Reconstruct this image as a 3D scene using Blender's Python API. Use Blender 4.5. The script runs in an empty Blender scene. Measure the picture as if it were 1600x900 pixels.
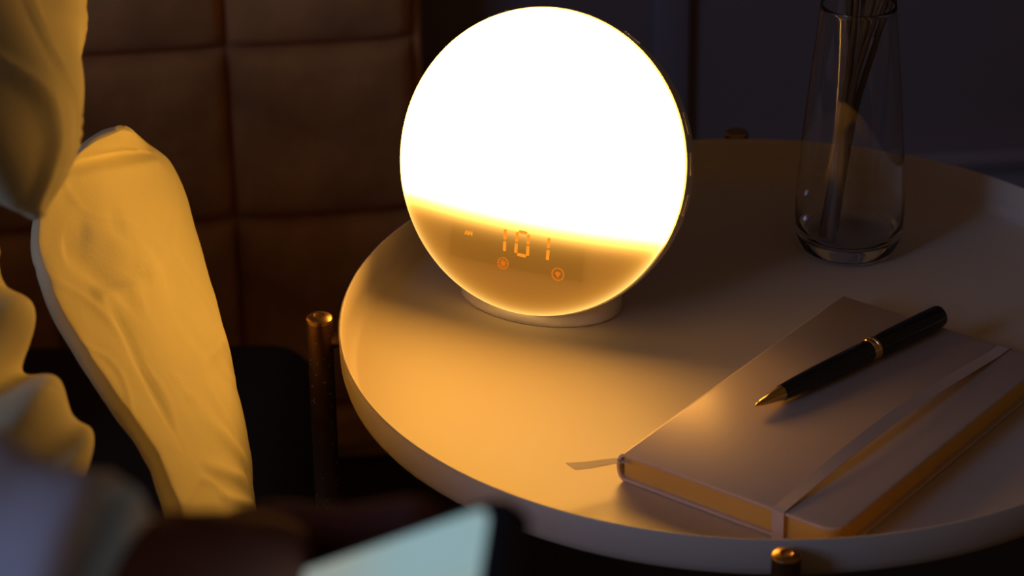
import bpy, bmesh, math, random
from mathutils import Vector, Matrix, noise

# ------------------------------------------------------------------ camera
RIM = 0.52                      # height of the tray rim above the floor
FPX, PITCH, ROLL = 4700.0, 0.48234, -0.01302
CAM = Vector((0, 0, RIM + 0.77052))
FWD = Vector((0, math.cos(PITCH), -math.sin(PITCH)))
_r, _u = Vector((1, 0, 0)), Vector((0, math.sin(PITCH), math.cos(PITCH)))
RT = _r * math.cos(ROLL) + _u * math.sin(ROLL)
UP = _u * math.cos(ROLL) - _r * math.sin(ROLL)
scene = bpy.context.scene
cd = bpy.data.cameras.new('camera')
cd.sensor_width = 36; cd.lens = FPX / 1600 * 36
cd.clip_start = 0.05
cd.dof.use_dof = True; cd.dof.focus_distance = 1.62; cd.dof.aperture_fstop = 9.2
cam = bpy.data.objects.new('camera', cd); scene.collection.objects.link(cam)
m = Matrix((RT, UP, -FWD)).transposed().to_4x4(); m.translation = CAM
cam.matrix_world = m
scene.camera = cam

# ------------------------------------------------------------------ light
w = bpy.data.worlds.new('dim_room'); scene.world = w; w.use_nodes = True
w.node_tree.nodes['Background'].inputs[0].default_value = (1.0, 0.55, 0.30, 1)
w.node_tree.nodes['Background'].inputs[1].default_value = 0.040
al = bpy.data.lights.new('dusk_window', 'AREA'); al.shape = 'RECTANGLE'; al.size = 0.7; al.size_y = 1.0
al.energy = 10.5; al.color = (0.33, 0.50, 1.0)
alo = bpy.data.objects.new('dusk_window', al); scene.collection.objects.link(alo)
_t = Vector((0.2, 1.45, RIM)); _d = Vector((-0.73, -0.63, 0.41)).normalized()
alo.location = _t + _d * 3.0
alo.rotation_euler = _d.to_track_quat('Z', 'Y').to_euler()
vs = scene.view_settings
vs.view_transform = 'Standard'; vs.look = 'None'; vs.exposure = 0.0; vs.gamma = 1.0; vs.use_curve_mapping = False
LAMP_STRENGTH = 13.2
LAMP_COLOR = (1.0, 0.46, 0.078)

# ------------------------------------------------------------------ helpers
C = scene.collection
def ray(px, py): return FWD + RT * ((px - 800) / FPX) - UP * ((py - 450) / FPX)
def at(px, py, D): return CAM + ray(px, py) * D
def on_z(px, py, z):
    d = ray(px, py); return CAM + d * ((z - CAM.z) / d.z)

def mesh_obj(name, verts, faces, mat, parent=None, smooth=True, sharp=None):
    me = bpy.data.meshes.new(name); me.from_pydata([tuple(v) for v in verts], [], faces)
    bm = bmesh.new(); bm.from_mesh(me); bmesh.ops.recalc_face_normals(bm, faces=bm.faces); bm.to_mesh(me); bm.free()
    return link(name, me, mat, parent, smooth, sharp)
def link(name, me, mat, parent=None, smooth=True, sharp=None):
    me.materials.append(mat)
    if smooth:
        for p in me.polygons: p.use_smooth = True
        if sharp: me.set_sharp_from_angle(angle=math.radians(sharp))
    o = bpy.data.objects.new(name, me); C.objects.link(o)
    if parent is not None: o.parent = parent
    return o
def bm_obj(name, bm, mat, parent=None, smooth=True, sharp=35):
    bmesh.ops.recalc_face_normals(bm, faces=bm.faces)
    me = bpy.data.meshes.new(name); bm.to_mesh(me); bm.free()
    return link(name, me, mat, parent, smooth, sharp)
def empty(name, loc=(0, 0, 0), rz=0):
    o = bpy.data.objects.new(name, None); o.empty_display_size = 0.05
    C.objects.link(o); o.location = loc; o.rotation_euler = (0, 0, rz); return o
def tag(o, label, cat, group=None):
    o['label'] = label; o['category'] = cat
    if group: o['group'] = group
    return o
def struct(o): o['kind'] = 'structure'; return o

def lathe(prof, n=64, closed=False):
    """profile of (r, z) turned about z; closed joins last to first"""
    v, f, rows = [], [], []
    for r, z in prof:
        if r < 1e-7: rows.append([len(v)]); v.append((0, 0, z))
        else:
            rows.append(list(range(len(v), len(v) + n)))
            v += [(r * math.cos(2 * math.pi * i / n), r * math.sin(2 * math.pi * i / n), z) for i in range(n)]
    pairs = list(zip(rows, rows[1:])) + ([(rows[-1], rows[0])] if closed else [])
    for a, b in pairs:
        for i in range(n):
            j = (i + 1) % n
            if len(a) == 1 and len(b) == 1: continue
            if len(a) == 1: f.append((a[0], b[i], b[j]))
            elif len(b) == 1: f.append((a[i], a[j], b[0]))
            else: f.append((a[i], a[j], b[j], b[i]))
    return v, f
def catmull(pts, k=8):
    out = []
    P = [Vector(p) for p in pts]; P = [P[0] * 2 - P[1]] + P + [P[-1] * 2 - P[-2]]
    for i in range(1, len(P) - 2):
        a, b, c, d = P[i - 1:i + 3]
        for s in range(k):
            t = s / k
            out.append(0.5 * ((2 * b) + (c - a) * t + (2 * a - 5 * b + 4 * c - d) * t * t + (3 * b - a - 3 * c + d) * t ** 3))
    out.append(P[-2]); return out
def tube(path, radii, n=10):
    v, f = [], []; m_ = len(path)
    up = Vector((0.3, 0.2, 1)).normalized()
    for i, p in enumerate(path):
        d = (path[min(i + 1, m_ - 1)] - path[max(i - 1, 0)]).normalized()
        x = d.cross(up)
        if x.length < 1e-4: x = d.cross(Vector((1, 0, 0)))
        x.normalize(); y = x.cross(d)
        r = radii[i] if hasattr(radii, '__len__') else radii
        v += [p + (x * math.cos(2 * math.pi * k / n) + y * math.sin(2 * math.pi * k / n)) * r for k in range(n)]
    for i in range(m_ - 1):
        for k in range(n):
            j = (k + 1) % n; f.append((i * n + k, i * n + j, (i + 1) * n + j, (i + 1) * n + k))
    f.append(tuple(range(n))); f.append(tuple((m_ - 1) * n + k for k in range(n)))
    return v, f
def rounded_rect(x0, y0, x1, y1, r, k=8):
    """r = radii at (x0,y0),(x1,y0),(x1,y1),(x0,y1); returns ccw outline"""
    out = []
    for (cx, cy, rr, a0) in ((x0 + r[0], y0 + r[0], r[0], 180), (x1 - r[1], y0 + r[1], r[1], 270), (x1 - r[2], y1 - r[2], r[2], 0), (x0 + r[3], y1 - r[3], r[3], 90)):
        for i in range(k + 1):
            a = math.radians(a0 + 90 * i / k); out.append((cx + rr * math.cos(a), cy + rr * math.sin(a)))
    return out
def slab(outline, z0, z1, bev=0.0, seg=2):
    bm = bmesh.new()
    vs_ = [bm.verts.new((x, y, z0)) for x, y in outline]
    f = bm.faces.new(vs_)
    r = bmesh.ops.extrude_face_region(bm, geom=[f])
    for e in r['geom']:
        if isinstance(e, bmesh.types.BMVert): e.co.z = z1
    bmesh.ops.remove_doubles(bm, verts=bm.verts, dist=1e-6)
    bmesh.ops.recalc_face_normals(bm, faces=bm.faces)
    if bev > 0:
        es = [e for e in bm.edges if len(e.link_faces) == 2 and e.calc_face_angle(0) > 1.0]
        bmesh.ops.bevel(bm, geom=es, offset=bev, segments=seg, profile=0.5, affect='EDGES')
    return bm
def box(x0, y0, z0, x1, y1, z1, bev=0.0, seg=2):
    return slab([(x0, y0), (x1, y0), (x1, y1), (x0, y1)], z0, z1, bev, seg)

# ------------------------------------------------------------------ materials
def mat(name, color, rough=0.5, metal=0.0, **kw):
    m_ = bpy.data.materials.new(name); m_.use_nodes = True
    b = m_.node_tree.nodes['Principled BSDF']
    b.inputs['Base Color'].default_value = (*color, 1); b.inputs['Roughness'].default_value = rough; b.inputs['Metallic'].default_value = metal
    for k, v in kw.items():
        b.inputs[k.replace('_', ' ')].default_value = v
    return m_
def N(m_, typ, **kw):
    n = m_.node_tree.nodes.new(typ)
    for k, v in kw.items(): setattr(n, k, v)
    return n
def noise_color(m_, c1, c2, scale=20, detail=4, coord='Object', lo=0.35, hi=0.65):
    t = m_.node_tree; b = t.nodes['Principled BSDF']
    tc = N(m_, 'ShaderNodeTexCoord'); nz = N(m_, 'ShaderNodeTexNoise'); nz.inputs['Scale'].default_value = scale; nz.inputs['Detail'].default_value = detail
    cr = N(m_, 'ShaderNodeValToRGB'); cr.color_ramp.elements[0].position = lo; cr.color_ramp.elements[1].position = hi
    cr.color_ramp.elements[0].color = (*c1, 1); cr.color_ramp.elements[1].color = (*c2, 1)
    t.links.new(tc.outputs[coord], nz.inputs['Vector']); t.links.new(nz.outputs['Fac'], cr.inputs['Fac']); t.links.new(cr.outputs['Color'], b.inputs['Base Color'])
    return nz
def bump(m_, scale=300, strength=0.2, dist=0.001, detail=3, coord='Object', stretch=None):
    t = m_.node_tree; b = t.nodes['Principled BSDF']
    tc = N(m_, 'ShaderNodeTexCoord'); nz = N(m_, 'ShaderNodeTexNoise'); nz.inputs['Scale'].default_value = scale; nz.inputs['Detail'].default_value = detail
    bp = N(m_, 'ShaderNodeBump'); bp.inputs['Strength'].default_value = strength; bp.inputs['Distance'].default_value = dist
    src = tc.outputs[coord]
    if stretch:
        mp = N(m_, 'ShaderNodeMapping'); mp.inputs['Scale'].default_value = stretch; t.links.new(src, mp.inputs['Vector']); src = mp.outputs['Vector']
    t.links.new(src, nz.inputs['Vector']); t.links.new(nz.outputs['Fac'], bp.inputs['Height']); t.links.new(bp.outputs['Normal'], b.inputs['Normal'])
    return m_
def emit(name, color, strength):
    m_ = bpy.data.materials.new(name); m_.use_nodes = True; t = m_.node_tree; t.nodes.clear()
    e = t.nodes.new('ShaderNodeEmission'); o = t.nodes.new('ShaderNodeOutputMaterial')
    e.inputs[0].default_value = (*color, 1); e.inputs[1].default_value = strength
    t.links.new(e.outputs[0], o.inputs[0]); return m_

M = {}
M['tray'] = bump(mat('tray_powder_coat', (0.73, 0.64, 0.50), 0.42), 900, 0.05, 0.0003)
M['brass'] = mat('aged_brass', (0.62, 0.36, 0.12), 0.32, 1.0)
# leg: dark bronze paint with small chips down to pale primer
ml = M['leg'] = mat('chipped_bronze', (0.3, 0.16, 0.06), 0.35, 0.85)
noise_color(ml, (0.26, 0.13, 0.045), (0.36, 0.19, 0.07), 60)
_t4 = ml.node_tree; _b = _t4.nodes['Principled BSDF']
_tc = N(ml, 'ShaderNodeTexCoord'); _n = N(ml, 'ShaderNodeTexNoise'); _n.inputs['Scale'].default_value = 330; _n.inputs['Detail'].default_value = 1.0
_c = N(ml, 'ShaderNodeValToRGB'); _c.color_ramp.elements[0].position = 0.69; _c.color_ramp.elements[1].position = 0.70
_mx = N(ml, 'ShaderNodeMix', data_type='RGBA'); _mx.inputs[7].default_value = (0.75, 0.62, 0.45, 1)
_t4.links.new(_tc.outputs['Object'], _n.inputs['Vector']); _t4.links.new(_n.outputs['Fac'], _c.inputs['Fac'])
_src = _b.inputs['Base Color'].links[0].from_socket
_t4.links.new(_src, _mx.inputs[6]); _t4.links.new(_c.outputs['Color'], _mx.inputs[0]); _t4.links.new(_mx.outputs[2], _b.inputs['Base Color'])
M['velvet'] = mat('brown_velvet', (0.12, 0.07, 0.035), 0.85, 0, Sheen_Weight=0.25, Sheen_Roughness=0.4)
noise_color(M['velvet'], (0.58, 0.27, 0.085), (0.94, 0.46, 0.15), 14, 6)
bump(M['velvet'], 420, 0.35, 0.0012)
M['bed_cover'] = bump(mat('dark_brown_bed_cover', (0.035, 0.02, 0.011), 0.9), 500, 0.3, 0.001)
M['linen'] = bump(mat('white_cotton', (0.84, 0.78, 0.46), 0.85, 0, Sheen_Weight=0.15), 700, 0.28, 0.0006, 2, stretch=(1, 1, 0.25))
M['sleeve'] = bump(mat('white_pyjama_cotton', (0.72, 0.71, 0.74), 0.9), 600, 0.2, 0.0006)
M['skin'] = mat('skin', (0.21, 0.085, 0.068), 0.85, 0, Subsurface_Weight=0.05, Specular_IOR_Level=0.12)
M['skin'].node_tree.nodes['Principled BSDF'].inputs['Subsurface Radius'].default_value = (0.01, 0.004, 0.002)
M['nail'] = mat('nail', (0.45, 0.24, 0.2), 0.3)
M['wall'] = bump(mat('grey_wall_paint', (0.27, 0.21, 0.19), 0.8), 200, 0.08, 0.001)
M['trim'] = mat('grey_trim_paint', (0.31, 0.26, 0.27), 0.55)
mf = M['floor'] = mat('dark_wood_floor', (0.05, 0.03, 0.02), 0.5); noise_color(mf, (0.035, 0.02, 0.012), (0.07, 0.04, 0.025), 6)
M['white_plastic'] = mat('white_plastic', (0.80, 0.77, 0.73), 0.38)
M['grey_plastic'] = mat('dark_slot_plastic', (0.12, 0.09, 0.07), 0.5)
M['cover'] = bump(mat('pearl_beige_cover', (0.66, 0.54, 0.44), 0.38, 0.10), 1100, 0.08, 0.0003)
M['paper'] = bump(mat('cream_paper_edge', (0.82, 0.50, 0.10), 0.8), 60, 0.6, 0.0006, 1, stretch=(1, 1, 60))
M['elastic'] = mat('beige_elastic', (0.62, 0.52, 0.44), 0.75)
M['ribbon'] = mat('cream_ribbon', (0.78, 0.66, 0.50), 0.55)
M['black_lacquer'] = mat('black_lacquer', (0.006, 0.005, 0.005), 0.16, 0, Coat_Weight=0.4)
M['gold'] = mat('polished_gold', (0.88, 0.58, 0.2), 0.2, 1.0)
M['phone_body'] = mat('black_phone_body', (0.012, 0.012, 0.014), 0.3)
M['stem'] = bump(mat('dried_stem', (0.16, 0.10, 0.045), 0.7), 300, 0.4, 0.001, stretch=(1, 1, 0.1))
M['leaf'] = mat('dried_leaf', (0.14, 0.10, 0.05), 0.75)
mg = bpy.data.materials.new('clear_glass'); mg.use_nodes = True
_g = mg.node_tree.nodes['Principled BSDF']; _g.inputs['Base Color'].default_value = (0.97, 0.98, 0.98, 1); _g.inputs['Roughness'].default_value = 0.0
_g.inputs['Transmission Weight'].default_value = 1.0; _g.inputs['IOR'].default_value = 1.47
M['glass'] = mg
# phone screen with soft uneven page colours
ms = M['screen'] = emit('phone_screen', (0.25, 0.385, 0.40), 1.0)
_tc = N(ms, 'ShaderNodeTexCoord'); _n = N(ms, 'ShaderNodeTexNoise'); _n.inputs['Scale'].default_value = 22; _n.inputs['Detail'].default_value = 0
_c = N(ms, 'ShaderNodeValToRGB'); _c.color_ramp.elements[0].position = 0.35; _c.color_ramp.elements[1].position = 0.7
_c.color_ramp.elements[0].color = (0.25, 0.385, 0.41, 1); _c.color_ramp.elements[1].color = (0.29, 0.33, 0.29, 1)
ms.node_tree.links.new(_tc.outputs['Object'], _n.inputs['Vector']); ms.node_tree.links.new(_n.outputs['Fac'], _c.inputs['Fac'])
ms.node_tree.links.new(_c.outputs['Color'], ms.node_tree.nodes['Emission'].inputs[0])

# ------------------------------------------------------------------ room shell
B = math.radians(6.0)
WX = Vector((math.cos(B), math.sin(B), 0)); WN = Vector((math.sin(B), -math.cos(B), 0))   # along the wall / out of the wall
WM = Matrix((WX, -WN, Vector((0, 0, 1)))).transposed().to_4x4(); WM.translation = Vector((0, 2.15, 0)) - WX * 0.2247  # local: x along, y into the wall
def wobj(o): o.matrix_world = WM; return o

bm = box(-3.0, -2.0, -0.05, 3.0, 3.2, 0.0)
struct(bm_obj('floor', bm, M['floor'], smooth=False))
struct(wobj(bm_obj('wall_back', box(-3.0, 0.10, 0.0, 3.0, 0.2, 2.6), M['wall'], smooth=False)))
# baseboard with a bead, a groove and a flat
prof = [(0.10, 0.0), (0.078, 0.0), (0.078, 0.185), (0.084, 0.196), (0.084, 0.203), (0.076, 0.208), (0.074, 0.216), (0.080, 0.224), (0.10, 0.226)]
v, f = [], []
for x in (0.16, 3.0): v += [(x, y, z) for y, z in prof]
n_ = len(prof)
for i in range(n_): f.append((i, (i + 1) % n_, n_ + (i + 1) % n_, n_ + i))
f += [tuple(range(n_)), tuple(range(n_, 2 * n_))]
struct(wobj(mesh_obj('baseboard_back', v, f, M['trim'], smooth=False)))
struct(wobj(bm_obj('trim_1', box(0.352, 0.088, 0.226, 0.382, 0.102, 2.6, 0.004), M['trim'])))

# ------------------------------------------------------------------ headboard
hb = empty('headboard'); hb.matrix_world = WM
tag(hb, 'dark brown velvet headboard quilted in square panels behind the pillows', 'headboard')
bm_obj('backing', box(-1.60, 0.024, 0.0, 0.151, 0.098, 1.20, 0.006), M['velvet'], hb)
PW = 0.1445
rows_z = [0.02, 0.06, 0.233, 0.38, 0.527, 0.674, 0.821, 0.968, 1.115, 1.20]
random.seed(4)
def panel_mesh(wd, ht, seed):
    nx_, nz_ = 22, 22
    v, f = [], []
    for j in range(nz_ + 1):
        for i in range(nx_ + 1):
            a, b = i / nx_ * 2 - 1, j / nz_ * 2 - 1
            a2 = math.copysign(abs(a) ** 0.8, a); b2 = math.copysign(abs(b) ** 0.8, b)
            e = (1 - abs(a2) ** 4.0) * (1 - abs(b2) ** 4.0)
            x, z = a2 * wd / 2, b2 * ht / 2
            k = noise.noise(Vector((x * 16 + seed, z * 9, seed))) * 0.0035 + noise.noise(Vector((x * 40, z * 14 + seed, seed * 2))) * 0.0012
            v.append((x, 0.022 - 0.022 * max(e, 0) ** 0.36 + k * e, z))
    for j in range(nz_):
        for i in range(nx_):
            q = j * (nx_ + 1) + i; f.append((q, q + 1, q + nx_ + 2, q + nx_ + 1))
    return v, f
cache = {}
for r_, (z0, z1) in enumerate(zip(rows_z, rows_z[1:])):
    for c_ in range(6):
        x1 = 0.151 - c_ * PW; x0 = x1 - PW
        if c_ > 3 and z0 < 0.2: continue
        key = (round(z1 - z0, 3), (r_ + c_) % 3)
        if key not in cache:
            v, f = panel_mesh(PW - 0.0008, z1 - z0 - 0.0008, 3.1 * (key[1] + 1) + r_)
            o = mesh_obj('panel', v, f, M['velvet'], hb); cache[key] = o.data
        else:
            o = bpy.data.objects.new('panel', cache[key]); C.objects.link(o); o.parent = hb
        o.location = ((x0 + x1) / 2, 0, (z0 + z1) / 2)
v, f = tube([Vector((0.1545, 0.028, z)) for z in (0.0, 0.4, 0.8, 1.2)], 0.0045, 10)
mesh_obj('piping', v, f, M['velvet'], hb)

# ------------------------------------------------------------------ bed
bed = empty('bed', (-0.9, 1.0, 0)); tag(bed, 'bed with dark brown cover and upholstered base beside the round table', 'bed')
def rel(o, p): o.matrix_parent_inverse = Matrix.Translation(-Vector(p.location)); return o
rel(bm_obj('bed_base', box(-1.6, 0.10, 0.05, -0.150, 1.93, 0.13, 0.015, 3), M['velvet'], bed), bed)
rel(bm_obj('mattress', box(-1.6, 0.12, 0.13, -0.140, 1.93, 0.25, 0.035, 5), M['bed_cover'], bed), bed)

# ------------------------------------------------------------------ soft lofted cloth bodies
def loft(name, secs, front, back, matl, nring=96, sub=10, e=2.4, wr=None, parent=None, thin=1.0):
    """secs: (left point, right point) pairs from top to bottom; front/back: half thickness towards / away from the viewer side"""
    Ls = catmull([s[0] for s in secs], sub); Rs = catmull([s[1] for s in secs], sub)
    F = catmull([Vector((a, b, 0)) for a, b in zip(front, back)], sub)
    m_ = len(Ls); v = []; f = []
    for i in range(m_):
        c = (Ls[i] + Rs[i]) / 2; h = (Rs[i] - Ls[i]) / 2
        ax = ((Ls[min(i + 1, m_ - 1)] + Rs[min(i + 1, m_ - 1)]) - (Ls[max(i - 1, 0)] + Rs[max(i - 1, 0)])).normalized()
        wv = h.cross(ax).normalized()
        if wv.dot(CAM - c) < 0: wv = -wv
        for k in range(nring):
            a = 2 * math.pi * k / nring; ca, sa = math.cos(a), math.sin(a)
            x = math.copysign(abs(ca) ** (2 / e), ca); y = math.copysign(abs(sa) ** (2 / e), sa)
            p = c + h * x + wv * y * (F[i].x * (thin + (1 - thin) * ((x + 1) / 2) ** 0.8) if sa > 0 else F[i].y)
            if wr: p = p + wr(p, i / (m_ - 1), x, y, wv, h)
            v.append(p)
    for i in range(m_ - 1):
        for k in range(nring):
            j = (k + 1) % nring; f.append((i * nring + k, i * nring + j, (i + 1) * nring + j, (i + 1) * nring + k))
    v.append(sum((v[k] for k in range(nring)), Vector()) / nring); v.append(sum((v[(m_ - 1) * nring + k] for k in range(nring)), Vector()) / nring)
    for k in range(nring):
        j = (k + 1) % nring; f.append((len(v) - 2, j, k)); f.append((len(v) - 1, (m_ - 1) * nring + k, (m_ - 1) * nring + j))
    return mesh_obj(name, v, f, matl, parent)
def ridged(p, sc, off):
    return 1 - abs(noise.noise(Vector((p[0] * sc + off, p[1] * sc, p[2] * sc)))) * 2

def crease(a, b, c, d, u_, w_, amp, wid):
    # raised crease along the segment (a,b)-(c,d) in (s, x) cloth coordinates
    du, dv = c - a, d - b; L2 = du * du + dv * dv; k = max(0, min(1, ((u_ - a) * du + (w_ - b) * dv) / L2))
    dist = math.hypot(u_ - a - k * du, w_ - b - k * dv)
    return amp * math.exp(-(dist / wid) ** 2) * (0.35 + 0.65 * math.sin(math.pi * (0.1 + 0.8 * k)))
PCR = [(0.62, -0.20, 0.72, -0.02, 0.0022, 0.012), (0.33, -0.55, 0.40, 0.10, 0.0035, 0.03), (0.40, 0.10, 0.55, 0.05, 0.0032, 0.035), (0.36, -0.75, 0.46, -0.25, -0.0028, 0.03), (0.45, -0.6, 0.43, -0.1, 0.0024, 0.016),
       (0.30, -0.2, 0.42, 0.15, 0.0030, 0.03), (0.60, 0.1, 0.52, 0.75, 0.0026, 0.022), (0.70, 0.0, 0.78, 0.6, 0.0026, 0.02), (0.80, -0.3, 0.83, 0.5, 0.0030, 0.02), (0.88, -0.2, 0.90, 0.7, 0.0026, 0.018), (0.50, -0.5, 0.70, -0.6, -0.0026, 0.04),
       (0.15, -0.9, 0.10, 0.45, -0.0055, 0.028), (0.19, -0.9, 0.15, 0.5, 0.0022, 0.035)]
def wr_pillow(p, s, x, y, wv, h):
    s = s * 17 / 12
    q = Vector((p.x * 1.0, p.y * 0.7, p.z * 1.0))
    k = noise.noise(q * 16) * 0.0034 + noise.noise(q * 38 + Vector((3, 1, 7))) * 0.0011 + noise.noise(q * 90) * 0.0003
    r = max(0, ridged(q, 20, 5.0) - 0.82) * 0.0045
    if y > 0: r += sum(crease(a, b, c, d, s, x, am, wd) for a, b, c, d, am, wd in PCR)
    return wv * (k + r) * (0.5 + 0.5 * min(1, abs(y) * 1.5)) + h.normalized() * noise.noise(q * 30 + Vector((9, 9, 9))) * 0.002
S1 = [((188, 206, 1.62), (205, 201, 1.66)), ((140, 226, 1.60), (230, 226, 1.70)), ((98, 262, 1.58), (249, 262, 1.71)), ((68, 312, 1.56), (272, 320, 1.71)),
      ((58, 375, 1.54), (293, 400, 1.70)), ((74, 440, 1.52), (316, 480, 1.68)), ((106, 505, 1.50), (332, 545, 1.66)), ((147, 565, 1.485), (341, 610, 1.645)),
      ((190, 630, 1.47), (352, 672, 1.625)), ((232, 695, 1.455), (362, 735, 1.605)), ((262, 752, 1.445), (364, 778, 1.59)), ((280, 800, 1.438), (366, 822, 1.58)), ((296, 880, 1.43), (378, 900, 1.565)), ((275, 1000, 1.42), (410, 1015, 1.57)), ((235, 1150, 1.41), (435, 1165, 1.58)), ((225, 1320, 1.41), (435, 1330, 1.57)), ((250, 1480, 1.43), (410, 1485, 1.55)), ((310, 1570, 1.46), (370, 1570, 1.51))]
S1 = [(at(*a), at(*b)) for a, b in S1]
fr = [0.005, 0.012, 0.016, 0.019, 0.021, 0.022, 0.023, 0.023, 0.022, 0.021, 0.021, 0.022, 0.024, 0.025, 0.025, 0.022, 0.015, 0.005]
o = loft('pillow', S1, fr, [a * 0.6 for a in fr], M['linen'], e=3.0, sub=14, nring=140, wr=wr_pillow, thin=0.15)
tag(o, 'rumpled white pillow in sharp focus, glowing amber beside the round table', 'pillow')

def wr_soft(p, s, x, y, wv, h):
    q = Vector(p)
    k = noise.noise(q * 13) * 0.006 + max(0, ridged(q, 12, 2.0) - 0.78) * 0.014
    return wv * k
S2 = [((-330, -330, 1.24), (10, -320, 1.45)), ((-330, -220, 1.23), (75, -200, 1.47)), ((-320, -100, 1.22), (92, -90, 1.48)), ((-290, 0, 1.22), (92, 0, 1.48)), ((-200, 95, 1.21), (88, 90, 1.46)),
      ((-105, 165, 1.21), (80, 160, 1.44)), ((-40, 230, 1.22), (70, 232, 1.41)), ((-2, 280, 1.24), (60, 285, 1.37)), ((22, 320, 1.26), (52, 322, 1.33)), ((42, 346, 1.28), (49, 347, 1.30))]
S2 = [(at(*a), at(*b)) for a, b in S2]
fr = [0.01, 0.030, 0.042, 0.046, 0.043, 0.037, 0.028, 0.019, 0.010, 0.004]
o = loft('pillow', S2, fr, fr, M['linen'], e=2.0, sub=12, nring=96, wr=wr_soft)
tag(o, 'blurred white pillow corner pointing down at the upper left edge', 'pillow')

def wr_fold(p, s, x, y, wv, h):
    d = p.dot(RT) * 0.75 + p.dot(UP) * -1.0
    e2 = p.dot(RT) * 1.0 + p.dot(UP) * 0.7
    ph = d * 120 + noise.noise(p * 10) * 3.0 + e2 * 6
    k = math.sin(ph) * 0.008 + math.sin(ph * 0.47 + 1.3) * 0.008 + noise.noise(p * 22) * 0.003
    return wv * k + h.normalized() * math.sin(ph * 0.6 + 0.8) * 0.0035 * max(0, x)
S3 = [((-310, 190, 1.31), (-150, 190, 1.33)), ((-330, 290, 1.33), (-75, 290, 1.37)), ((-320, 385, 1.36), (-10, 385, 1.41)), ((-330, 440, 1.35), (-4, 440, 1.41)), ((-330, 490, 1.34), (8, 490, 1.41)), ((-330, 545, 1.33), (36, 545, 1.40)), ((-330, 620, 1.32), (62, 620, 1.39)),
      ((-330, 690, 1.31), (98, 690, 1.38)), ((-330, 750, 1.30), (132, 750, 1.37)), ((-340, 860, 1.28), (150, 860, 1.37)), ((-360, 1000, 1.25), (130, 1000, 1.38)), ((-360, 1250, 1.22), (150, 1250, 1.33)), ((-400, 1600, 1.19), (170, 1600, 1.28)), ((-420, 2000, 1.17), (240, 2000, 1.24)), ((-420, 2350, 1.15), (180, 2350, 1.20)), ((-300, 2560, 1.15), (60, 2560, 1.18))]
S3 = [(at(*a), at(*b)) for a, b in S3]
fr = [0.008, 0.022, 0.030, 0.033, 0.038, 0.04, 0.042, 0.043, 0.044, 0.05, 0.055, 0.06, 0.06, 0.06, 0.05, 0.02]
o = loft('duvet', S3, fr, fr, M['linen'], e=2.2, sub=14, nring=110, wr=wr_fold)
tag(o, 'bunched white duvet in soft folds at the left, above the grey sleeve', 'duvet')

# unseen pillow added left of the view to shade the lower headboard
S4 = [(Vector((x0_, 1.60 - 0.02 * z_, z_)), Vector((x1_, 1.66 - 0.02 * z_, z_))) for x0_, x1_, z_ in ((-0.78, -0.62, 0.62), (-0.95, -0.45, 0.605), (-1.0, -0.41, 0.57), (-0.95, -0.40, 0.50), (-0.95, -0.40, 0.38), (-0.97, -0.39, 0.30), (-0.92, -0.43, 0.26), (-0.75, -0.60, 0.25))]
fr = [0.005, 0.03, 0.05, 0.07, 0.07, 0.05, 0.03, 0.005]
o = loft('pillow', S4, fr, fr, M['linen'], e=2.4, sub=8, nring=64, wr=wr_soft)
tag(o, 'added white pillow, unseen left of the view, blocking window light from the lower headboard', 'pillow')

# ------------------------------------------------------------------ round tray table
TC = Vector((0.13336, 1.43683, 0)); TR = 0.2276; RH = 0.0235
ZT = RIM - RH + 0.002           # tray floor (upper side)
tb = empty('tray_table', TC); tag(tb, 'round off-white metal tray table with thin bronze legs', 'side table')
pr = [(0, ZT), (TR - 0.010, ZT), (TR - 0.0065, ZT + 0.0009), (TR - 0.0036, ZT + 0.0035), (TR - 0.0025, ZT + 0.007), (TR - 0.0018, RIM - 0.0006), (TR - 0.0013, RIM), (TR - 0.0005, RIM), (TR, RIM - 0.0006),
      (TR - 0.0006, ZT + 0.006), (TR - 0.0018, ZT + 0.0015), (TR - 0.005, ZT - 0.0015), (TR - 0.010, ZT - 0.002), (0, ZT - 0.002)]
v, f = lathe(pr, 192); mesh_obj('tray', v, f, M['tray'], tb, sharp=60)
PHI = -1.594
leg_me = None
for k in range(4):
    a = PHI - k * math.pi / 2; rl = TR + 0.0108; r = 0.0071
    if leg_me is None:
        v, f = lathe([(0, 0.0), (r * 0.95, 0.0), (r, 0.001), (r, RIM - 0.003), (0, RIM - 0.003)], 32)
        lg = mesh_obj('leg', v, f, M['leg'], tb, sharp=40); leg_me = lg.data
        v, f = lathe([(0, RIM - 0.0032), (r + 0.0001, RIM - 0.0032), (r + 0.0001, RIM - 0.0014), (r - 0.0004, RIM - 0.0008), (r - 0.0012, RIM - 0.0003), (r * 0.45, RIM + 0.0002), (r * 0.3, RIM - 0.0002), (0, RIM)], 32)
        cp = mesh_obj('cap', v, f, M['brass'], lg, sharp=30); cap_me = cp.data
        v, f = lathe([(0, -0.0058), (0.0035, -0.0058), (0.0035, -0.0012), (0.0042, -0.0012), (0.0042, 0.0012), (0.0035, 0.0018), (0.0035, 0.0048), (0, 0.0048)], 20)
        bt = mesh_obj('standoff_bolt', v, f, M['brass'], lg, sharp=30); bolt_me = bt.data
    else:
        lg = bpy.data.objects.new('leg', leg_me); C.objects.link(lg); lg.parent = tb
        cp = bpy.data.objects.new('cap', cap_me); C.objects.link(cp); cp.parent = lg
        bt = bpy.data.objects.new('standoff_bolt', bolt_me); C.objects.link(bt); bt.parent = lg
    lg.location = (rl * math.cos(a), rl * math.sin(a), 0)
    bt.location = Vector((-math.cos(a) * 0.0075, -math.sin(a) * 0.0075, RIM - 0.0155))
    bt.rotation_euler = Vector((-math.cos(a), -math.sin(a), 0)).to_track_quat('Z', 'Y').to_euler()
    lg.rotation_euler = (0, 0, 0)

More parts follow.
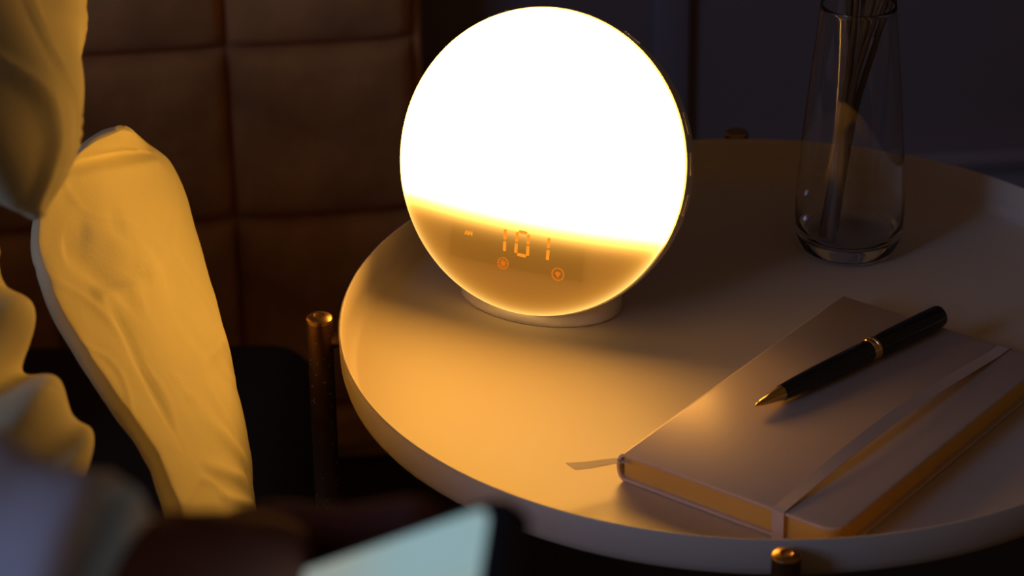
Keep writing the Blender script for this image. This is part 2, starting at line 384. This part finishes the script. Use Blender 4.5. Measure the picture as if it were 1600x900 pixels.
# ------------------------------------------------------------------ sunrise lamp clock
LR = 0.08475
LA, LB = 0.44578, 0.37033
Ln = Vector((-math.sin(LA) * math.cos(LB), -math.cos(LA) * math.cos(LB), math.sin(LB)))
Lt = Vector((math.cos(LA), -math.sin(LA), 0)); Lv = Ln.cross(Lt)
Lc = Vector((0.01569, 1.49699, RIM + 0.06445))
LM = Matrix((Lt, Lv, Ln)).transposed().to_4x4(); LM.translation = Lc
lamp = empty('sunrise_alarm_lamp', (0.0175, 1.511, ZT)); tag(lamp, 'round glowing sunrise alarm lamp with orange clock digits on the tray', 'lamp')
LPI = Matrix.Translation(-Vector((0.0175, 1.511, ZT)))
BUL = 0.009
def dome(rho): return BUL * (1 - rho * rho)          # height of the diffuser over the ring plane
def face_pt(px, py):
    d = ray(px, py); h = 0.0
    for _ in range(12):
        P = Lc + Ln * h; X = CAM + d * ((P - CAM).dot(Ln) / d.dot(Ln)) - Lc
        t_, v_ = X.dot(Lt), X.dot(Lv); h = dome(min(1, math.hypot(t_, v_) / LR))
    return t_, v_
def lobj(o, parent=None):
    if parent is None:
        o.parent = lamp; o.matrix_parent_inverse = Matrix.Identity(4); o.matrix_basis = LPI @ LM
    else:
        o.parent = parent
    return o
# sunset line through the measured points: v = c0 + c1*t + c2*t^2
q = [face_pt(*p_) for p_ in ((640, 300), (850, 352), (1025, 376))]
(x0, y0), (x1, y1), (x2, y2) = q
c2_ = ((y2 - y0) / (x2 - x0) - (y1 - y0) / (x1 - x0)) / (x2 - x1); c1_ = (y1 - y0) / (x1 - x0) - c2_ * (x0 + x1); c0_ = y0 - c1_ * x0 - c2_ * x0 * x0
md = bpy.data.materials.new('lamp_diffuser'); md.use_nodes = True; t = md.node_tree; t.nodes.clear()
def nd(typ, op=None, a=None, b=None, c=None):
    n = t.nodes.new(typ)
    if op: n.operation = op
    for i, s in enumerate((a, b, c)):
        if s is None: continue
        if isinstance(s, (int, float)): n.inputs[i].default_value = s
        else: t.links.new(s, n.inputs[i])
    return n.outputs[0]
ma = lambda op, a=None, b=None, c=None: nd('ShaderNodeMath', op, a, b, c)
tc = t.nodes.new('ShaderNodeTexCoord'); sp = t.nodes.new('ShaderNodeSeparateXYZ'); t.links.new(tc.outputs['Object'], sp.inputs[0])
X, Y = sp.outputs[0], sp.outputs[1]
line = ma('ADD', ma('ADD', ma('MULTIPLY', ma('MULTIPLY', X, X), c2_), ma('MULTIPLY', X, c1_)), c0_)
below = ma('MAXIMUM', ma('SUBTRACT', line, Y), 0.0)                     # metres below the lit zone
dec = [ma('EXPONENT', ma('MULTIPLY', below, -1.0 / k_)) for k_ in (0.0026, 0.0026, 0.0028)]
rad = ma('SQRT', ma('ADD', ma('MULTIPLY', X, X), ma('MULTIPLY', Y, Y)))
edge = ma('MAXIMUM', ma('SUBTRACT', LR, rad), 0.0)
cmb = t.nodes.new('ShaderNodeCombineXYZ')
for i_ in range(3): t.links.new(ma('MULTIPLY', dec[i_], LAMP_STRENGTH * LAMP_COLOR[i_]), cmb.inputs[i_])
def scaled(col, fac):
    n = t.nodes.new('ShaderNodeVectorMath'); n.operation = 'SCALE'; n.inputs[0].default_value = col; t.links.new(fac, n.inputs['Scale']); return n.outputs[0]
def vadd(a, b):
    n = t.nodes.new('ShaderNodeVectorMath'); n.operation = 'ADD'; t.links.new(a, n.inputs[0]); t.links.new(b, n.inputs[1]); return n.outputs[0]
ex = lambda d_, k_: ma('EXPONENT', ma('MULTIPLY', d_, -1.0 / k_))
glow = vadd(scaled((0.75, 0.52, 0.17), ex(edge, 0.0018)), scaled((0.45, 0.20, 0.012), ex(edge, 0.0055)))
glow = vadd(glow, scaled((0.62, 0.33, 0.015), ex(below, 0.0065)))
total = vadd(cmb.outputs[0], glow)
# the clock window sits a touch darker behind the diffuser
dx = ma('MAXIMUM', ma('SUBTRACT', ma('ABSOLUTE', ma('ADD', X, 0.004)), 0.040), 0.0); dy = ma('MAXIMUM', ma('SUBTRACT', ma('ABSOLUTE', ma('ADD', Y, 0.0505)), 0.009), 0.0)
win = ma('EXPONENT', ma('MULTIPLY', ma('ADD', dx, dy), -1.0 / 0.0025))
base = t.nodes.new('ShaderNodeMix'); base.data_type = 'RGBA'; base.inputs[6].default_value = (0.37, 0.135, 0.019, 1); base.inputs[7].default_value = (0.29, 0.105, 0.013, 1); t.links.new(win, base.inputs[0])
ad2 = t.nodes.new('ShaderNodeVectorMath'); ad2.operation = 'ADD'; t.links.new(total, ad2.inputs[0]); t.links.new(base.outputs[2], ad2.inputs[1])
em = t.nodes.new('ShaderNodeEmission'); t.links.new(ad2.outputs[0], em.inputs[0]); out = t.nodes.new('ShaderNodeOutputMaterial'); t.links.new(em.outputs[0], out.inputs[0])
prof = [(0, BUL)] + [(LR * k / 24, dome(k / 24)) for k in range(1, 24)] + [(LR * 0.99, dome(0.985)), (LR, -0.0004), (LR, -0.0028), (LR - 0.001, -0.0030), (0, -0.0030)]
v, f = lathe(prof, 128); lobj(mesh_obj('diffuser', v, f, md, sharp=60))
# body: shallow drum tapering to a rounded back
prof = [(0, -0.0032), (LR - 0.0008, -0.0032), (LR + 0.0006, -0.0040), (LR + 0.0006, -0.010), (LR - 0.002, -0.022), (LR - 0.010, -0.036), (LR - 0.026, -0.046), (LR - 0.050, -0.051), (0, -0.052)]
v, f = lathe(prof, 128); body = lobj(mesh_obj('body', v, f, M['white_plastic'], sharp=50))
# foot: short oval plinth, cut level with the tray
v, f = lathe([(0, 0), (0.97, 0), (0.99, 0.0006), (1, 0.002), (0.97, 0.012), (0.90, 0.026), (0, 0.026)], 64)
v = [(x * 0.0478, y * (0.0315 - 0.20 * z) + 0.30 * z, z) for x, y, z in v]
ft = mesh_obj('foot', v, f, M['white_plastic'], lamp, sharp=50); ft.location = (0.016 - 0.0175, 1.4985 - 1.511, 0.0002); ft.rotation_euler = (0, 0, -LA)
# side buttons down the right flank
for k, (dg, ln, wd) in enumerate(((24, 0.013, 0.0030), (9, 0.013, 0.0030), (-6, 0.013, 0.0030), (62, 0.012, 0.003), (118, 0.014, 0.003))):
    bmb = slab(rounded_rect(-ln / 2, -wd / 2, ln / 2, wd / 2, (wd / 2.01,) * 4, 5), 0.0, 0.0020, 0.0005)
    a = math.radians(dg); rr = LR + 0.0004
    o = bm_obj('button', bmb, M['white_plastic'], body)
    ex = Vector((-math.sin(a), math.cos(a), 0)); ez = Vector((math.cos(a), math.sin(a), 0)); ey = ez.cross(ex)
    mm = Matrix((ex, ey, ez)).transposed().to_4x4(); mm.translation = ez * (rr - 0.0008) + Vector((0, 0, -0.0085)); o.matrix_basis = mm
# display: digits, AM mark and two round touch icons, lying on the diffuser
M['digit'] = emit('clock_digits', (1.0, 0.27, 0.016), 1.15)
M['icon'] = emit('clock_icons', (0.80, 0.17, 0.008), 0.95)
def flat(name, polys, matl, off=0.0004):
    bm_ = bmesh.new()
    for poly in polys:
        vs_ = [bm_.verts.new((x, y, dome(min(1, math.hypot(x, y) / LR)) + off)) for x, y in poly]
        bm_.faces.new(vs_)
    r = bmesh.ops.extrude_face_region(bm_, geom=bm_.faces[:])
    for e_ in r['geom']:
        if isinstance(e_, bmesh.types.BMVert): e_.co.z -= 0.0006
    return lobj(bm_obj(name, bm_, matl, smooth=False))
def seg(a, b, w_, tip=0.5):
    a, b = Vector(a), Vector(b); d = (b - a).normalized(); n = Vector((-d.y, d.x)); h = w_ / 2
    return [tuple(p) for p in (a, a + d * h * tip + n * h, b - d * h * tip + n * h, b, b - d * h * tip - n * h, a + d * h * tip - n * h)]
SW = 0.0017
def vbars(top, bot):
    a, b = Vector(face_pt(*top)), Vector(face_pt(*bot)); mid = (a + b) / 2; g = (b - a).normalized() * 0.0004
    return [seg(a, mid - g, SW), seg(mid + g, b, SW)]
flat('digit', vbars((789.9, 358), (788.2, 392.5)), M['digit'])
tl, tr, br_, bl = (Vector(face_pt(*p_)) for p_ in ((808.8, 361), (826.2, 365), (824.4, 401), (805.8, 396.5)))
def lerp(a, b, k): return a + (b - a) * k
polys = []
for a, b in ((tl, bl), (tr, br_)):
    polys += [seg(lerp(a, b, 0.03), lerp(a, b, 0.48), SW), seg(lerp(a, b, 0.52), lerp(a, b, 0.97), SW)]
polys += [seg(lerp(tl, tr, 0.12), lerp(tl, tr, 0.88), SW), seg(lerp(bl, br_, 0.12), lerp(bl, br_, 0.88), SW)]
flat('digit', polys, M['digit'])
flat('digit', vbars((858.2, 371.5), (855.4, 406.5)), M['digit'])
ax0, ay0 = face_pt(726.5, 366); hx = 0.0021; hy = 0.0024; lw = 0.0006
def strokes(pts): return [seg((ax0 + a * hx, ay0 + b * hy), (ax0 + c * hx, ay0 + d_ * hy), lw, 0.1) for a, b, c, d_ in pts]
flat('am_mark', strokes(((0, 0, 0.45, 1), (0.45, 1, 0.9, 0), (0.2, 0.38, 0.7, 0.38), (1.2, 0, 1.2, 1), (1.2, 1, 1.65, 0.3), (1.65, 0.3, 2.1, 1), (2.1, 1, 2.1, 0))), M['digit'])
def ringp(c, r0, r1, n=28):
    return [[(c[0] + r_ * math.cos(a), c[1] + r_ * math.sin(a)) for r_, a in ((r0, 2 * math.pi * i / n), (r1, 2 * math.pi * i / n), (r1, 2 * math.pi * (i + 1) / n), (r0, 2 * math.pi * (i + 1) / n))] for i in range(n)]
c = face_pt(786.2, 411.3); R_ = 0.0034
flat('light_icon', ringp(c, R_ * 0.86, R_) + [seg((c[0] + 0.28 * R_ * math.cos(a), c[1] + 0.28 * R_ * math.sin(a)), (c[0] + 0.72 * R_ * math.cos(a), c[1] + 0.72 * R_ * math.sin(a)), 0.0005, 0.1) for a in [math.pi * k / 4 for k in range(8)]]
     + [[(c[0] + 0.26 * R_ * math.cos(a), c[1] + 0.26 * R_ * math.sin(a)) for a in [2 * math.pi * k / 10 for k in range(10)]]], M['icon'])
c = face_pt(871.8, 428.5); R_ = 0.0037
flat('wireless_icon', ringp(c, R_ * 0.84, R_) + [[(c[0] + x * R_, c[1] + y * R_) for x, y in ((0, -0.5), (0.45, 0.12), (0.3, 0.3), (0, 0.38), (-0.3, 0.3), (-0.45, 0.12))]], M['icon'])

# ------------------------------------------------------------------ notebook
NA = -0.65334; NBO = Vector((0.05162, 1.30272, ZT + 0.0002))
nb = empty('notebook', NBO, NA); tag(nb, 'closed pearl-beige hardcover notebook with elastic band lying on the tray', 'notebook')
NW, NL, NT = 0.1293, 0.21, 0.0163
def cov(name, z0, z1): return bm_obj(name, slab(rounded_rect(0.004, 0, NW, NL, (0.0005, 0.009, 0.009, 0.0005), 8), z0, z1, 0.0005, 2), M['cover'], nb)
cov('back_cover', 0.0, 0.0019); cov('front_cover', NT - 0.0019, NT)
# rounded spine joining both covers
v, f = [], []; k_ = 16; prof = []
for i in range(k_ + 1):
    a = math.pi / 2 + math.pi * i / k_; prof.append((0.0046 + 0.0046 * math.cos(a), NT / 2 + NT / 2 * math.sin(a)))
for i in range(k_, -1, -1):
    a = math.pi / 2 + math.pi * i / k_; prof.append((0.0046 + 0.0030 * math.cos(a), NT / 2 + (NT / 2 - 0.0019) * math.sin(a)))
n_ = len(prof)
for y in (0.0, NL): v += [(x, y, z) for x, z in prof]
for i in range(n_): f.append((i, (i + 1) % n_, n_ + (i + 1) % n_, n_ + i))
for i in range(k_):
    for b0 in (0, n_): f.append((b0 + i, b0 + i + 1, b0 + n_ - 2 - i, b0 + n_ - 1 - i))
mesh_obj('spine', v, f, M['cover'], nb, sharp=40)
bm_obj('page_block', slab(rounded_rect(0.0030, 0.0022, NW - 0.0026, NL - 0.0022, (0.0005, 0.008, 0.008, 0.0005), 8), 0.0020, NT - 0.0020), M['paper'], nb)
# elastic closure: flat at both ends, twisted and lifted between
path = []
SWD = 0.0068
for i in range(61):
    s = i / 60; y = NL * s
    u = 0.0966 + (0.1050 - 0.0966) * s
    tw = math.sin(math.pi * min(1, s / 0.94)) ** 1.3 * math.radians(17)
    lift = math.sin(math.pi * min(1, s / 0.94)) * 0.0052 + SWD / 2 * math.sin(tw)
    path.append((u, y, NT + 0.0004 + lift, tw))
v, f = [], []
def strap_row(u, y, z, tw, outn=None):
    du, dz = math.cos(tw) * SWD / 2, math.sin(tw) * SWD / 2
    th = 0.0004
    nx_, nz_ = (-math.sin(-tw) * th, math.cos(tw) * th)
    return [(u - du, y, z + dz), (u + du, y, z - dz), (u + du + nx_, y, z - dz + nz_), (u - du + nx_, y, z + dz + nz_)]
rows = []
rows.append([(path[0][0] - SWD / 2, -0.0003, -0.0000), (path[0][0] + SWD / 2, -0.0003, -0.0000), (path[0][0] + SWD / 2, -0.0009, -0.0000), (path[0][0] - SWD / 2, -0.0009, -0.0000)])
rows.append([(path[0][0] - SWD / 2, -0.0003, NT), (path[0][0] + SWD / 2, -0.0003, NT), (path[0][0] + SWD / 2, -0.0009, NT + 0.0003), (path[0][0] - SWD / 2, -0.0009, NT + 0.0003)])
for p_ in path: rows.append(strap_row(*p_))
e_ = path[-1]
rows.append([(e_[0] - SWD / 2, NL + 0.0003, NT), (e_[0] + SWD / 2, NL + 0.0003, NT), (e_[0] + SWD / 2, NL + 0.0009, NT + 0.0003), (e_[0] - SWD / 2, NL + 0.0009, NT + 0.0003)])
rows.append([(e_[0] - SWD / 2, NL + 0.0003, 0), (e_[0] + SWD / 2, NL + 0.0003, 0), (e_[0] + SWD / 2, NL + 0.0009, 0), (e_[0] - SWD / 2, NL + 0.0009, 0)])
for r_ in rows: v += r_
for i in range(len(rows) - 1):
    for k in range(4): j = (k + 1) % 4; f.append((i * 4 + k, i * 4 + j, i * 4 + 4 + j, i * 4 + 4 + k))
f += [(0, 1, 2, 3), tuple(len(v) - 4 + k for k in range(4))]
mesh_obj('elastic_band', v, f, M['elastic'], nb, sharp=50)
# ribbon marker poking out of the lower edge beside the spine
inv = (Matrix.Translation(NBO) @ Matrix.Rotation(NA, 4, 'Z')).inverted()
pts = [inv @ on_z(985, 722, ZT + 0.0115), inv @ on_z(968, 719.5, ZT + 0.0115), inv @ on_z(945, 722.5, ZT + 0.0120), inv @ on_z(920, 726.5, ZT + 0.0125), inv @ on_z(896, 728.5, ZT + 0.0135)]
pp = catmull(pts, 6); v, f = [], []
for i, p_ in enumerate(pp):
    s = i / (len(pp) - 1); d = (pp[min(i + 1, len(pp) - 1)] - pp[max(i - 1, 0)]).normalized()
    sd = d.cross(Vector((0, 0, 1))).normalized(); hw = 0.0016 + 0.0018 * s; tw = 0.08
    wv = sd * math.cos(tw) + Vector((0, 0, 1)) * math.sin(tw); nn = wv.cross(d) * 0.00015
    sk = d * 0.003 * (1 if i == len(pp) - 1 else 0)
    v += [p_ - wv * hw + nn, p_ + wv * hw + nn + sk, p_ + wv * hw - nn + sk, p_ - wv * hw - nn]
for i in range(len(pp) - 1):
    for k in range(4): j = (k + 1) % 4; f.append((i * 4 + k, i * 4 + j, i * 4 + 4 + j, i * 4 + 4 + k))
f += [(0, 1, 2, 3), tuple(len(v) - 4 + k for k in range(4))]
mesh_obj('ribbon_marker', v, f, M['ribbon'], nb, sharp=50)

# ------------------------------------------------------------------ ballpoint pen
ZP = ZT + 0.0002 + NT + 0.0064
p0, p1 = on_z(1180, 634, ZP - 0.0008), on_z(1473, 491, ZP)
ax = (p1 - p0); PL = ax.length; ax.normalize()
pen = empty('ballpoint_pen', p0); tag(pen, 'slim black ballpoint pen with gold tip and band on the notebook', 'pen')
pen.rotation_euler = ax.to_track_quat('Z', 'Y').to_euler()
k = PL
def pp_(name, prof, mt, n=32): v, f = lathe(prof, n); return mesh_obj(name, v, f, mt, pen, sharp=35)
pp_('nib', [(0, 0), (0.0006, 0.0003), (0.0010, 0.0012), (0.0012, 0.0035), (0, 0.0035)], M['gold'])
pp_('tip_cone', [(0, 0.0033), (0.0013, 0.0033), (0.0017, 0.004), (0.0030, 0.0125), (0.0040, 0.0195), (0, 0.0195)], M['gold'])
pp_('lower_barrel', [(0, 0.0195), (0.0043, 0.0195), (0.0049, 0.030), (0.0054, 0.045), (0.0057, 0.062), (0.0058, 0.588 * k), (0, 0.588 * k)], M['black_lacquer'])
pp_('centre_band', [(0, 0.588 * k), (0.0056, 0.588 * k), (0.0062, 0.592 * k), (0.0062, 0.606 * k), (0.0055, 0.609 * k), (0.0062, 0.612 * k), (0.0062, 0.622 * k), (0.0056, 0.626 * k), (0, 0.626 * k)], M['gold'])
pp_('upper_barrel', [(0, 0.626 * k), (0.0055, 0.626 * k), (0.0061, 0.70 * k), (0.0063, 0.85 * k), (0.0063, 0.965 * k), (0.0059, 0.980 * k), (0.0046, 0.986 * k), (0, 0.987 * k)], M['black_lacquer'])
pp_('push_button', [(0, 0.986 * k), (0.0017, 0.986 * k), (0.0019, 0.995 * k), (0.0013, 1.004 * k), (0, 1.006 * k)], M['gold'])

# ------------------------------------------------------------------ glass vase and dried stems
VB = Vector((0.1954, 1.5575, ZT + 0.0002)); VH = 0.153
prof = [(0, 0.0), (0.022, 0.0), (0.0265, 0.0012), (0.0295, 0.0050), (0.0308, 0.011), (0.0314, 0.022), (0.0312, 0.036), (0.0296, 0.065), (0.0265, 0.100), (0.0236, 0.130), (0.0216, VH - 0.003), (0.0213, VH - 0.0006), (0.0210, VH),
        (0.0204, VH), (0.0201, VH - 0.0006), (0.0204, VH - 0.003), (0.0226, 0.130), (0.0255, 0.100), (0.0286, 0.065), (0.0301, 0.036), (0.0302, 0.022), (0.0292, 0.0145), (0.0265, 0.0110), (0.020, 0.0095), (0, 0.0090)]
v, f = lathe(prof, 96); vz = mesh_obj('glass_vase', v, f, M['glass'], None, sharp=40); vz.location = VB
tag(vz, 'clear tapered glass vase with thick base standing on the tray', 'vase')
STEMS = [([(1284, 372, 1.735), (1300, 285, 1.725), (1316, 190, 1.712), (1330, 80, 1.695), (1336, 20, 1.687), (1342, -120, 1.665), (1336, -300, 1.63)], 0.0024, 'thick dried stem in the glass vase, leaning most upright of the bunch'),
         ([(1296, 386, 1.728), (1307, 300, 1.72), (1322, 200, 1.71), (1341, 95, 1.695), (1358, 22, 1.685), (1400, -120, 1.665), (1470, -280, 1.64)], 0.0024, 'thick dried stem in the glass vase, its foot nearest the front'),
         ([(1303, 366, 1.745), (1318, 270, 1.73), (1338, 165, 1.715), (1366, 75, 1.70), (1383, 28, 1.692), (1450, -100, 1.68), (1550, -230, 1.65)], 0.0021, 'dried stem in the glass vase, bending furthest to the right'),
         ([(1293, 358, 1.752), (1312, 240, 1.738), (1330, 140, 1.722), (1346, 60, 1.708), (1353, 10, 1.70), (1380, -140, 1.68), (1410, -300, 1.65)], 0.0017, 'thin dried stem at the back of the bunch in the vase'),
         ([(1288, 362, 1.744), (1311, 225, 1.722), (1338, 120, 1.695), (1364, 40, 1.678), (1378, 8, 1.672), (1420, -110, 1.655), (1470, -220, 1.64)], 0.0016, 'thinnest dried stem crossing in front of the bunch in the vase')]
for pts, r, lab in STEMS:
    P = catmull([at(*p_) for p_ in pts], 7)
    P[0].z = max(P[0].z, VB.z + 0.0105)
    base_ = P[0].copy()
    P = [p_ - base_ for p_ in P]
    v, f = tube(P, [r * (1.05 - 0.4 * i / len(P)) * (1 + 0.12 * noise.noise(Vector((i * 0.6, r * 900, 0)))) for i in range(len(P))], 10)
    root = empty('dried_stem', base_); tag(root, lab, 'dried stem', 'dried stems in the vase')
    mesh_obj('stalk', v, f, M['stem'], root)
    # narrow dry leaf hugging the upper stalk
    i0 = int(len(P) * 0.55); a_, b_ = P[i0], P[min(i0 + 14, len(P) - 1)]
    d = (b_ - a_); sd = d.cross(FWD).normalized()
    v, f = [], []
    for i in range(9):
        s = i / 8; c_ = a_ + d * s + sd * (0.010 * s * s + r * 0.8); hw = 0.0026 * math.sin(math.pi * (0.08 + 0.92 * s)) + 0.0002
        for w_, o_ in ((-hw, 0.0002), (0, 0.0009), (hw, 0.0002), (0, -0.0001)): v.append(c_ + sd * w_ - FWD * o_)
    for i in range(8):
        for k in range(4): j = (k + 1) % 4; f.append((i * 4 + k, i * 4 + j, i * 4 + 4 + j, i * 4 + 4 + k))
    mesh_obj('leaf', v, f, M['leaf'], root)

# ------------------------------------------------------------------ phone (held, near the camera)
def camdir(a, b, c): return (RT * a + UP * b + FWD * c).normalized()
PK = at(806, 764, 0.80)                                  # top corner of the phone
pa = camdir(-0.93, -0.375, 0.72)                         # along the long edge, towards the hand
pb = camdir(-0.17, -0.98, -0.70); pb = (pb - pa * pb.dot(pa)).normalized()
pn = pa.cross(pb)
if pn.dot(CAM - PK) < 0: pn = -pn
PHL, PHW, PHT = 0.150, 0.074, 0.0085
PM = Matrix((pa, pb, pn)).transposed()
if PM.determinant() < 0: pass
PM = PM.to_4x4(); PM.translation = PK
phone = empty('smartphone'); phone.matrix_world = PM
tag(phone, 'black smartphone with pale cyan lit screen held in the foreground', 'phone')
bm_obj('phone_body', slab(rounded_rect(0, 0, PHL, PHW, (0.008,) * 4, 6), -PHT, 0.0, 0.0016, 3), M['phone_body'], phone)
bm_obj('screen', slab(rounded_rect(0.0085, 0.0028, PHL - 0.006, PHW - 0.0028, (0.005,) * 4, 6), -0.0004, 0.00025), M['screen'], phone, smooth=False)
def behind(px, py, off):
    d = ray(px, py); P = PK + pn * (-off); return CAM + d * ((P - CAM).dot(pn) / d.dot(pn))

# ------------------------------------------------------------------ person: hand and sleeve
per = empty('person', at(150, 980, 0.80)); tag(per, 'person in white sleeve reaching in from lower left, holding a phone', 'person')
def prel(o):
    o.parent = per; o.matrix_parent_inverse = Matrix.Translation(-per.location); return o
def skin_mesh(name, chains, mt, sub=2):
    """chains: lists of (point, radius); chains starting with an int grow from that vertex"""
    vs_, ed, rad = [], [], []
    for ch in chains:
        prev = None
        for it in ch:
            if isinstance(it, int): prev = it; continue
            vs_.append(it[0]); rad.append(it[1])
            if prev is not None: ed.append((prev, len(vs_) - 1))
            prev = len(vs_) - 1
    me = bpy.data.meshes.new(name); me.from_pydata([tuple(p) for p in vs_], ed, [])
    o = bpy.data.objects.new(name, me); C.objects.link(o)
    md_ = o.modifiers.new('skin', 'SKIN'); md_.use_smooth_shade = True
    for i, sv in enumerate(me.skin_vertices[0].data): sv.radius = (rad[i], rad[i]); sv.use_root = (i == 0)
    s = o.modifiers.new('sub', 'SUBSURF'); s.levels = sub; s.render_levels = sub
    dg = bpy.context.evaluated_depsgraph_get(); me2 = bpy.data.meshes.new_from_object(o.evaluated_get(dg))
    bpy.data.objects.remove(o)
    return link(name, me2, mt)
wr_ = at(150, 990, 0.79)
el = at(-1050, 640, 0.84)
fo = wr_.lerp(el, 0.45)
palm = at(325, 928, 0.84)
chains = [[(wr_, 0.0265), (wr_.lerp(palm, 0.5), 0.028), (palm, 0.030)], [0, (fo, 0.033), (el, 0.038)]]
# four fingers lie along the back of the phone, index uppermost
idx = [behind(440, 862, 0.026), behind(530, 842, 0.021), behind(612, 826, 0.019), behind(676, 812, 0.018)]
mid = [behind(420, 950, 0.024), behind(570, 935, 0.021), behind(670, 915, 0.019), behind(735, 898, 0.018)]
rng = [behind(420, 1010, 0.024), behind(560, 1015, 0.021), behind(655, 1005, 0.019), behind(715, 995, 0.018)]
pky = [behind(405, 1070, 0.024), behind(510, 1090, 0.020), behind(585, 1092, 0.018), behind(635, 1090, 0.017)]
for fg, r in ((idx, 0.0098), (mid, 0.0100), (rng, 0.0096), (pky, 0.0086)):
    chains.append([2] + ([(behind(385, 886, 0.030), 0.021)] if fg is idx else []) + [(fg[0], r * (1.75 if fg is idx else 1.25)), (fg[1], r), (fg[2], r * 0.9), (fg[3], r * 0.78)])
# thumb closes over the near long edge, below the frame
th = [behind(300, 1030, 0.006), PK + pa * 0.128 + pb * 0.004 + pn * 0.012, PK + pa * 0.112 + pb * 0.020 + pn * 0.0095]
chains.append([1, (th[0], 0.0135), (th[1], 0.0105), (th[2], 0.0085)])
prel(skin_mesh('hand', chains, M['skin']))
v, f = lathe([(0, -0.0002), (0.0035, 0.0002), (0.0042, 0.0008), (0.0035, 0.0013), (0, 0.0017)], 16)
for fg in (idx, mid, rng, pky):
    o = mesh_obj('fingernail', [(x * 0.9, y * 1.35, z) for x, y, z in v], f, M['nail'])
    d = (fg[3] - fg[2]).normalized(); zz = (-pn - d * (-pn).dot(d)).normalized()
    mm = Matrix((d.cross(zz), d, zz)).transposed().to_4x4(); mm.translation = fg[3] + zz * 0.0058; o.matrix_world = mm
    prel(o)
# loose sleeve with a turned cuff around the wrist
def ring_sleeve(cs, n=48):
    v, f = [], []
    P = [c_[0] for c_ in cs]
    for i, (p_, r) in enumerate(cs):
        d = (P[min(i + 1, len(P) - 1)] - P[max(i - 1, 0)]).normalized()
        x = d.cross(Vector((0, 0, 1))).normalized(); y = x.cross(d)
        for k in range(n):
            a = 2 * math.pi * k / n
            rr = r * (1 + 0.05 * math.sin(3 * a + i * 0.5) + 0.04 * noise.noise(Vector((math.cos(a) * 2, math.sin(a) * 2, i * 0.35))))
            v.append(p_ + (x * math.cos(a) + y * math.sin(a)) * rr)
    for i in range(len(cs) - 1):
        for k in range(n): j = (k + 1) % n; f.append((i * n + k, i * n + j, (i + 1) * n + j, (i + 1) * n + k))
    return v, f
sd = (el - wr_)
cs = []
for i in range(26):
    s = i / 25; cs.append((wr_ + sd * (0.0 + 1.0 * s), 0.0395 + 0.014 * s + 0.002 * math.sin(i * 1.9)))
inner = [(p_, r - 0.0025) for p_, r in cs[:5]][::-1]
v, f = ring_sleeve(inner + cs)
prel(mesh_obj('sleeve', v, f, M['sleeve']))
